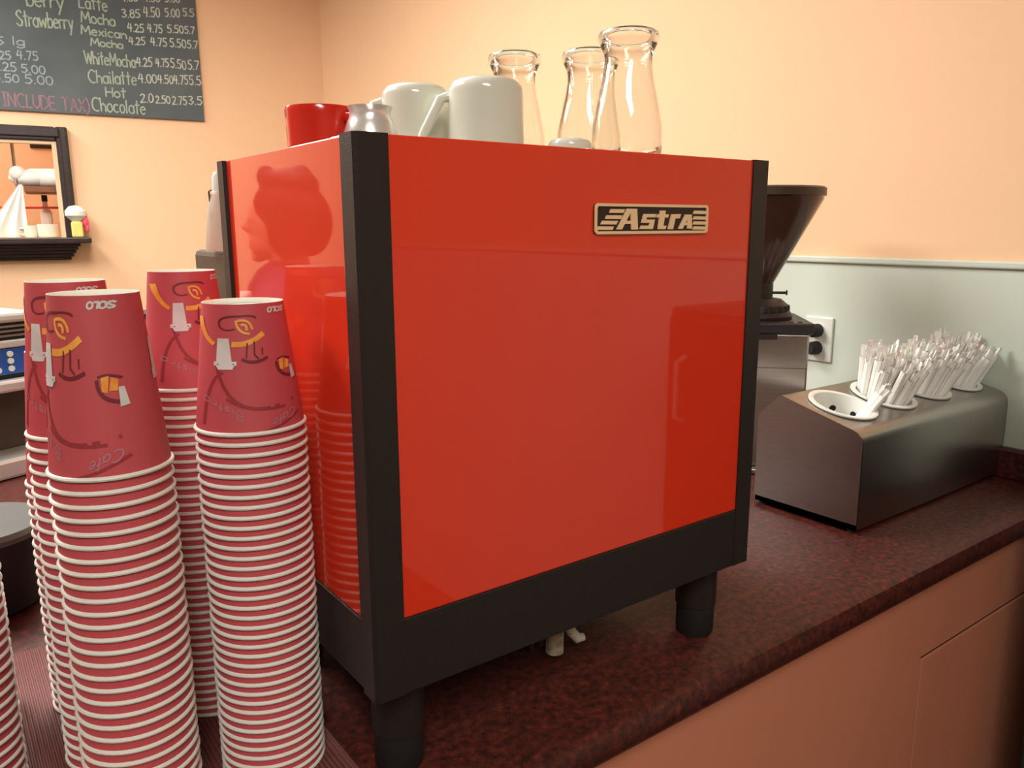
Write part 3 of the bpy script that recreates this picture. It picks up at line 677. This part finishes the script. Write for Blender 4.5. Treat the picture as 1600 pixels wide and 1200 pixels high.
for (i, q0, d, Ls) in straws:
    pink = sg.random() < .06
    if pink not in sproto:
        mm = 'strawpink' if pink else 'straw'
        b = MB(); b.tube([(0, 0, 0), (0, 0, .9)], .0053, mm, 8, caps=False)
        # crimped flat end of the paper wrapper
        b.faces([(-.0033, 0, .9), (.0033, 0, .9), (.0044, .0006, .96), (.0046, -.0008, 1.0), (-.0046, .0008, 1.0), (-.0044, -.0006, .96)], [(0, 1, 2, 5), (5, 2, 3, 4)], mm)
        b.faces([(0, -.0033, .9), (0, .0033, .9), (.001, .0036, .97), (.0, -.0036, .97)], [(0, 1, 2, 3)], mm)
        s = b.build('straw'); sproto[pink] = s
    else: s = sproto[pink].copy(); COL.objects.link(s)
    s.location = q0; s.rotation_mode = 'QUATERNION'; s.rotation_quaternion = d.to_track_quat('Z', 'Y'); s.scale = (1, 1, Ls)
    tag(s, ['paper-wrapped straw leaning in the cylinder nearest the machine', 'paper-wrapped straw in the bunch beside the nearly empty cylinder', 'paper-wrapped straw in the middle bunch of the steel holder', 'paper-wrapped straw in the bunch nearest the right wall'][i], 'straw', ['straws leaning in the first cylinder', 'straws in the second cylinder', 'straws in the third cylinder', 'straws in the last cylinder'][i])

# ------------------------------------------------------------------ chalk menu board
c1 = on_wall(320, 190); c2 = on_wall(303, 0)
BX1 = (c1.x + c2.x)/2; BZ0 = c1.z
cbd = empty('chalkboard_menu', WT @ Vector((BX1 - .9, 0, BZ0)), math.atan2(-WD.y, -WD.x))
CT = Matrix.Translation((-(BX1 - .9), 0, -BZ0))
MB().box((BX1 - 1.8, -.012, BZ0), (BX1, -.0005, BZ0 + .85), 'chalkboard', .001, CT).build('board', cbd)
def chalk(lines, mt, name, wd):
    b = MB()
    for text, x0, y0, x1, y1, hpx in lines:
        a = on_wall(x0, y0, -.013); c = on_wall(x1, y1, -.013); tp = on_wall(x0, y0 - hpx, -.013)
        ls, wt = strokes(text); H = tp.z - a.z; dx = (c.x - a.x)/wt; rs = random.Random(text)
        for pl in ls:
            P = [(a.x + p*dx + rs.uniform(-.02, .02)*H, a.z + (c.z - a.z)*p/wt + q_*H + rs.uniform(-.02, .02)*H) for p, q_ in pl]
            for k_, qd in enumerate(ribbon(P, wd)): b.faces([(v.x, -.0124 - .00004*(k_ % 5), v.y) for v in qd], [(0, 1, 2, 3)], mt, CT)
    b.build(name, cbd)
chalk([('berry', 42, 9, 100, 14, 24), ('Strawberry', 27, 40, 115, 46, 24), ('Latte', 124, 12, 168, 18, 20), ('Mocha', 127, 34, 180, 41, 17), ('Mexican', 127, 53, 198, 61, 14), ('Mocha', 142, 71, 192, 76, 12), ('WhiteMocha', 133, 99, 212, 106, 20), ('Chailatte', 139, 129, 214, 133, 20), ('Hot', 166, 151, 197, 153, 15), ('Chocolate', 145, 173, 228, 179, 21)], 'chalk', 'chalk_lettering', .0052)
chalk([('4.00', 190, 2, 215, 2, 10), ('4.50', 225, 2, 250, 3, 10), ('5.00', 258, 3, 281, 4, 10), ('3.85', 191, 27, 219, 28, 13), ('4.50', 225, 26, 250, 27, 15), ('5.00', 258, 26, 281, 27, 13), ('5.5', 286, 25, 303, 26, 12), ('4.25', 200, 49, 225, 51, 13), ('4.75', 231, 50, 254, 52, 13), ('5.50', 262, 51, 287, 52, 12), ('5.7', 289, 52, 304, 53, 11),
       ('4.25', 202, 70, 227, 70, 12), ('4.75', 236, 71, 261, 73, 13), ('5.50', 266, 73, 291, 75, 13), ('5.7', 293, 75, 309, 76, 12), ('4.25', 214, 104, 238, 104, 14), ('4.75', 244, 104, 264, 105, 13), ('5.50', 267, 105, 291, 109, 14), ('5.7', 294, 108, 311, 109, 14),
       ('4.00', 217, 129, 245, 130, 14), ('4.50', 247, 130, 271, 131, 13), ('4.75', 272, 131, 294, 132, 14), ('5.5', 296, 132, 314, 133, 14), ('2.0', 220, 160, 240, 160, 14), ('2.50', 244, 161, 266, 162, 12), ('2.75', 270, 163, 292, 164, 13), ('3.5', 295, 163, 316, 164, 13)], 'chalkbright', 'chalk_lettering', .0045)
chalk([('lg', 20, 70, 38, 71, 13), ('5', -10, 70, 6, 70, 12), ('3.25', -14, 92, 17, 93, 13), ('4.75', 27, 92, 60, 95, 14), ('4.25', -12, 109, 26, 112, 14), ('5.00', 34, 113, 71, 116, 13), ('4.50', -10, 128, 30, 129, 13), ('5.00', 40, 130, 83, 133, 14)], 'chalkblue', 'chalk_lettering', .0045)
chalk([('INCLUDE TAX)', 5, 165, 141, 176, 21)], 'chalkpink', 'chalk_lettering', .0052)
tag(cbd, 'dark chalkboard menu of coffee prices on the peach wall', 'chalkboard')

# ------------------------------------------------------------------ framed niche, its sill and what stands in it
ro = on_wall(105, 199, -.02); rb_ = on_wall(122, 372, -.02)
FX1 = (ro.x + rb_.x)/2; FZ1 = ro.z; fw = FX1 - NX1
nf = MB()
nf.box((NX1 - .0, -.03, NZ0), (FX1, 0, FZ1), 'darkwood', .006, WT).box((NX0 - fw, -.03, NZ1), (NX1, 0, FZ1), 'darkwood', .006, WT).box((NX0 - fw, -.03, NZ0), (NX0, 0, NZ1), 'darkwood', .006, WT)
nf.box((NX1 + fw*.35, -.038, NZ0), (FX1 - fw*.12, -.028, FZ1 - fw*.12), 'darkwood', .004, WT).box((NX0, -.038, NZ1 + fw*.35), (NX1 + fw*.3, -.028, FZ1 - fw*.12), 'darkwood', .004, WT)
nf.box((NX1 - .016, -.022, NZ0), (NX1, .02, NZ1), 'palegold', 0, WT).box((NX0, -.022, NZ1 - .010), (NX1 - .016, .02, NZ1), 'palegold', 0, WT)
nfo = struct(nf.build('window_1'))
s0 = on_wall(143, 372, -.12); SX1 = s0.x; SZ1 = on_wall(100, 371, -.06).z; s3 = on_wall(113, 406, -.03)
sl = MB(); SD = .135; th = .022
sl.box((NX0 - fw - .1, -SD, SZ1 - th), (SX1, 0, SZ1), 'darkwood', .004, WT)
zz = SZ1 - th; zb2 = s3.z
for k in range(5):
    f0, f1 = k/5, (k + 1)/5; dd = SD*(.82 - .62*f1)
    sl.box((NX0 - fw - .1 + .02 + .08*f1, -dd, zz + (zb2 - zz)*f1), (SX1 - .03 - (SX1 - .03 - s3.x)*f1, 0, zz + (zb2 - zz)*f0), 'darkwood', .003, WT)
tag(sl.build('wall_shelf'), 'dark moulded wall shelf below the framed opening', 'shelf')

def wall_empty(name, x, y, z): return empty(name, WT @ Vector((x, y, z)), math.atan2(-WD.y, -WD.x))
# upper shelf board inside the niche with white things
u0 = on_wall(38, 292, .10); u1 = on_wall(90, 292, .10)
MBs = MB().box((u0.x, .04, u0.z - .022), (NX1 + .06, .28, u0.z), 'shelfwood', .002, WT); tag(MBs.build('shelf_board'), 'brown board inside the framed opening, under white bundles', 'shelf')
pr_ = on_wall(76, 278, .09); t = wall_empty('paper_roll', pr_.x, .09, u0.z + .0365)
RX = Matrix.Rotation(PI/2, 4, 'Y') @ Matrix.Rotation(0, 4, 'X')
MB().lathe([(.012, -.07), (.036, -.07), (.036, .07), (.012, .07), (.012, -.07)], 'cloth', 32, T=Matrix.Rotation(math.radians(60), 4, 'Z') @ Matrix.Rotation(PI/2, 4, 'X')).build('roll_body', t)
tag(t, 'white paper roll lying on the brown board, right end', 'paper roll')
pc = on_wall(47, 277, .10); b = MB(); rs = random.Random(5)
b.ball((0, 0, .034), (.075, .05, .034), 'cloth'); b.ball((.05, .0, .03), (.05, .04, .028), 'cloth'); b.ball((-.04, -.02, .05), (.03, .03, .03), 'cloth')
t = b.build('folded_cloth', None, WT @ Vector((pc.x, .11, u0.z)), math.atan2(-WD.y, -WD.x)); tag(t, 'white crumpled cloth on the brown board, beside the roll', 'cloth')
# hanging white cloth
hk = on_wall(27, 262, .05)
b = MB(); n = 26; rows = 14; vs = []; fs = []
ztop = on_wall(32, 288, .05).z; xl = on_wall(-25, 300, .05).x; xr_t = on_wall(36, 300, .05).x; xr_b = on_wall(44, 360, .05).x; zbt = NZ0 + .004
for r in range(rows + 1):
    f = r/rows; z = ztop + (zbt - ztop)*f; xa = xr_t - .012 + (xl - xr_t)*min(1, f*1.15); xb = xr_t + (xr_b - xr_t)*f
    for k in range(n + 1):
        g = k/n; x = xa + (xb - xa)*g; vs.append((x, .065 + .018*math.sin(g*16)*f, z))
for r in range(rows):
    for k in range(n): i = r*(n + 1) + k; fs.append((i, i + 1, i + n + 2, i + n + 1))
m_ = len(vs); vs += [(x, y + .012, z) for x, y, z in vs]; fs += [tuple(m_ + j for j in f[::-1]) for f in fs]
for r in range(rows):
    for k in (0, n): i = r*(n + 1) + k; fs.append((i, i + n + 1, m_ + i + n + 1, m_ + i))
b.faces(vs, fs, 'cloth', WT); tag(b.build('hanging_towel'), 'white towel hanging at the left of the framed opening', 'towel')
b = MB(); b.tube([(xr_t - .02, .10, NZ1 - .001), (xr_t - .02, .10, ztop + .06), (xr_t - .02, .08, ztop + .055), (xr_t - .02, .07, ztop + .0), (xr_t - .02, .075, ztop - .005)], .006, 'steel', 10, WT); tag(b.build('wall_hook'), 'grey hook above the hanging white towel', 'hook')
def small_mug(px, pw, ph, lab, yy):
    a = on_wall(px, 369, yy); R = .5*pw*(WT @ a - CAM_P).dot(CAM_D)/CAM_F; H = ph*(WT @ a - CAM_P).dot(CAM_D)/CAM_F
    t = wall_empty('coffee_mug', a.x, yy, NZ0)
    MB().lathe([(0, .002), (R*.8, .001), (R*.95, .006), (R, .02), (R, H), (R - .004, H), (R - .004, .012), (0, .008)], 'ceramic', 32).build('mug_body', t)
    MB().tube([(-R + .002, 0, H*.8), (-R - .02, -.004, H*.75), (-R - .024, -.005, H*.45), (-R + .002, 0, H*.2)], .0045, 'ceramic').build('handle', t)
    tag(t, lab, 'mug', 'white mugs in the framed opening')
small_mug(76, 30, 21, 'white mug in the framed opening, next to its right edge', .07)
small_mug(49, 19, 19, 'white mug in the framed opening, next to the hanging towel', .07)
r0 = on_wall(41, 324, .12); b = MB(); b.tube([(r0.x - .12, .15, r0.z), (r0.x, .15, r0.z - .001), (NX1 + .05, .15, r0.z)], .0045, 'redcord', 8, WT); tag(b.build('red_cord'), 'thin red cord stretched across the framed opening', 'cord')
v0 = on_wall(66, 227, ND); b = MB(); b.box((v0.x - .055, ND - .012, v0.z - .016), (v0.x + .045, ND - .0005, v0.z + .016), 'darkwood', .002, WT)
for k in range(3): b.box((v0.x - .045, ND - .014, v0.z - .01 + k*.008), (v0.x + .036, ND - .011, v0.z - .007 + k*.008), 'tub', 0, WT)
tag(b.build('air_vent'), 'small dark vent high inside the framed opening', 'vent')
bt = on_wall(70, 316, .2); t = wall_empty('small_bottle', bt.x, .2, NZ0)
Hb = on_wall(70, 305, .2).z - NZ0
MB().lathe([(0, .0), (.022, 0), (.022, Hb*.6), (.010, Hb*.72), (.008, Hb*.85), (0, Hb*.85)], 'frost', 24).build('bottle_body', t); MB().lathe([(0, Hb*.85), (.011, Hb*.85), (.011, Hb), (0, Hb)], 'tub', 20).build('cap', t)
tag(t, 'small bottle with dark cap behind the white mugs', 'bottle')
# trinket jar on the shelf end
a = on_wall(122, 369, -.07); t = wall_empty('trinket_jar', a.x, -.07, SZ1); sc_ = (WT @ a - CAM_P).dot(CAM_D)/CAM_F
MB().box((-.5*16*sc_, -.02, .0), (.5*16*sc_, .02, 24*sc_), 'yellow', .006).build('jar', t)
MB().lathe([(0, 24*sc_), (6*sc_, 24*sc_), (15*sc_, 33*sc_), (15*sc_, 40*sc_), (9*sc_, 47*sc_), (0, 49*sc_)], 'white', 28).build('lid', t)
b = MB(); b.ball((12*sc_, 0, 24*sc_), (5*sc_, 5*sc_, 9*sc_), 'pink').ball((10*sc_, .004, 34*sc_), (6*sc_, 5*sc_, 6*sc_), 'pink').ball((14*sc_, .0, 14*sc_), (3*sc_, 4*sc_, 7*sc_), 'pink'); b.build('bow', t)
tag(t, 'yellow jar with white lid and pink bow on the shelf end', 'jar')

# ------------------------------------------------------------------ coffee brewer on the side counter
ba = math.radians(90 - 67)
bp = at_depth(42, 720, 1.5); BW = .21
bx = Vector((math.cos(ba), math.sin(ba), 0)); by = Vector((-math.sin(ba), math.cos(ba), 0))
br = empty('coffee_brewer', (bp.x + bx.x*.05, bp.y + bx.y*.05, CZ), ba)
def bz(y): return at_depth(30, y, 1.5).z - CZ
b = MB().box((-BW, 0, bz(500)), (0, .32, bz(484)), 'satin', .006); b.build('top_plate', br)
b = MB().box((-BW, .012, bz(603)), (0, .32, bz(500)), 'tub')
for k in range(3): b.box((-BW, .002, bz(521) + k*.0085), (0, .012, bz(521) + k*.0085 + .004), 'steel')
b.build('upper_housing', br)
MB().box((-BW, 0, bz(538)), (0, .012, bz(526)), 'satin', .003).build('trim_bar', br)
cp = MB().box((-BW, .003, bz(579)), (-.008, .012, bz(539)), 'blue', .002).build('control_panel', br)
b = MB(); zc = (bz(579) + bz(539))/2
b.box((-.115, .0015, zc - .002), (-.075, .0032, zc + .010), 'lcd'); b.build('display', cp)
for (x, z) in ((-.055, zc + .014), (-.055, zc + .001), (-.055, zc - .013), (-.078, zc - .014), (-.098, zc - .014), (-.118, zc - .014), (-.138, zc - .014), (-.125, zc + .004)):
    MB().tube([(x, .0035, z), (x, .0, z)], .0055, 'white', 14).build('button', cp)
MB().box((-BW, -.02, bz(604)), (0, .012, bz(586)), 'satin', .005).build('handle_bar', br)
MB().box((-BW + .002, .05, bz(705)), (-.002, .32, bz(603)), 'darkplastic', .003).build('brew_bay', br)
b = MB().box((-BW, -.03, 0.001), (0, .32, bz(705)), 'satin', .006); b.build('drip_base', br)
tag(br, 'chrome and black coffee brewer with blue control panel at left edge', 'coffee brewer')

# black tub with clear-grey lid in front of the brewer
tb = empty('storage_tub', (-.228, .600, CZ + .0005))
MB().lathe([(0, 0), (.060, 0), (.066, .006), (.076, .098), (.074, .098), (.064, .008), (0, .004)], 'tub', 44).build('tub_body', tb)
MB().lathe([(.078, .093), (.079, .099), (.076, .105), (.04, .108), (0, .108), (0, .106), (.074, .1), (.077, .093)], 'lid', 44).build('lid', tb)
tag(tb, 'black round tub with grey lid behind the left cup stacks', 'tub')
# pink carton
pc_ = at_depth(231, 520, 1.35)
pk = empty('carton', (pc_.x, pc_.y, CZ), math.radians(-20)); zc0 = at_depth(231, 497, 1.35).z - CZ; zc1 = at_depth(231, 486, 1.35).z - CZ
b = MB().box((-.03, -.03, .0005), (.03, .03, zc0), 'pinkcard', .002)
b.build('carton_body', pk)
MB().box((-.033, -.033, zc0), (.033, .033, zc1), 'tub', .002).build('lid', pk)
tag(pk, 'pink carton with black lid glimpsed between the cup stacks', 'carton')

# ------------------------------------------------------------------ the person mirrored in the red side panel
PH = 1.58
pd = Vector((.80, .59, 0)).normalized(); pang = math.atan2(pd.y, pd.x) - PI/2
pe = empty('person', (-.575, 1.690, FLOOR), pang)
def limb(b, pts, rs, m, n=14): b.tube(pts, rs, m, n); [b.ball(p, r*.99, m, seg=12, rings=8) for p, r in zip(pts, rs)]
b = MB()
# local: x right, y forward, z up
b.ball((0, .005, 1.47), (.070, .088, .098), 'skin', seg=28, rings=18); b.ball((0, .035, 1.415), (.052, .058, .055), 'skin')
b.ball((0, .094, 1.452), (.012, .020, .016), 'skin'); b.tube([(0, .078, 1.492), (0, .100, 1.452)], [.007, .011], 'skin'); b.ball((0, .082, 1.40), (.026, .014, .008), 'skin'); b.ball((0, .070, 1.372), (.024, .022, .018), 'skin')
for s in (-1, 1):
    b.ball((s*.070, -.005, 1.462), (.009, .018, .030), 'skin'); b.ball((s*.030, .080, 1.478), (.014, .010, .009), 'skin')
limb(b, [(0, -.015, 1.42), (0, -.020, 1.33), (0, -.02, 1.26)], [.050, .052, .075], 'skin')
limb(b, [(0, -.01, 1.24), (0, .0, 1.10), (0, .0, .98), (0, .0, .86)], [.115, .120, .112, .135], 'skin', 20)
for s in (-1, 1):
    limb(b, [(s*.09, -.01, 1.25), (s*.165, -.01, 1.235), (s*.205, -.03, .98), (s*.19, .12, .82)], [.062, .050, .040, .026], 'skin')
    b.ball((s*.188, .165, .795), (.036, .045, .018), 'skin')
    for k in range(4):
        x = s*(.188 - .027 + .018*k); l = [.058, .068, .064, .05][k] if s > 0 else [.05, .064, .068, .058][k]
        limb(b, [(x, .198, .792), (x, .198 + l*.55, .782), (x, .198 + l*.9, .762)], [.0095, .009, .0075], 'skin', 8)
    limb(b, [(s*.155, .15, .795), (s*.132, .185, .780), (s*.130, .212, .768)], [.011, .010, .008], 'skin', 8)
    limb(b, [(s*.085, 0, .84), (s*.092, .01, .46), (s*.095, -.01, .10)], [.092, .056, .038], 'skin')
    limb(b, [(s*.097, -.02, .055), (s*.10, .13, .035)], [.040, .028], 'skin')
body = b.build('body', pe)
for md in (('REMESH', 'remesh'), ('SMOOTH', 'smooth')):
    x = body.modifiers.new(md[1], md[0])
    if md[0] == 'REMESH': x.mode = 'VOXEL'; x.voxel_size = .007; x.use_smooth_shade = True
    else: x.factor = .5; x.iterations = 4
b = MB()
b.ball((0, -.022, 1.500), (.090, .098, .090), 'hair', seg=28, rings=18); b.ball((0, -.075, 1.465), (.080, .065, .095), 'hair'); b.ball((0, -.03, 1.565), (.075, .080, .045), 'hair')
b.ball((.0, .035, 1.585), (.030, .026, .035), 'hair'); b.ball((0, -.060, 1.585), (.034, .032, .035), 'hair')
for s in (-1, 1): b.ball((s*.062, -.03, 1.44), (.028, .055, .075), 'hair')
hr = b.build('hair', pe)
x = hr.modifiers.new('remesh', 'REMESH'); x.mode = 'VOXEL'; x.voxel_size = .008; x.use_smooth_shade = True
b = MB(); limb(b, [(0, -.01, 1.25), (0, .0, 1.10), (0, .0, .98), (0, .0, .86)], [.122, .130, .122, .145], 'shirt', 20); limb(b, [(0, -.015, 1.30), (0, -.015, 1.25)], [.066, .10], 'shirt')
for s in (-1, 1): limb(b, [(s*.09, -.01, 1.25), (s*.165, -.01, 1.235), (s*.196, -.025, 1.04)], [.072, .060, .054], 'shirt')
sh = b.build('shirt', pe)
x = sh.modifiers.new('remesh', 'REMESH'); x.mode = 'VOXEL'; x.voxel_size = .008; x.use_smooth_shade = True
b = MB()
for s in (-1, 1): limb(b, [(s*.082, 0, .86), (s*.092, .01, .46), (s*.095, -.01, .09)], [.102, .072, .058], 'trousers', 16)
tr = b.build('trousers', pe); x = tr.modifiers.new('remesh', 'REMESH'); x.mode = 'VOXEL'; x.voxel_size = .008; x.use_smooth_shade = True
tag(pe, 'person with pinned-up dark hair and plum shirt, mirrored in the red panel', 'person')
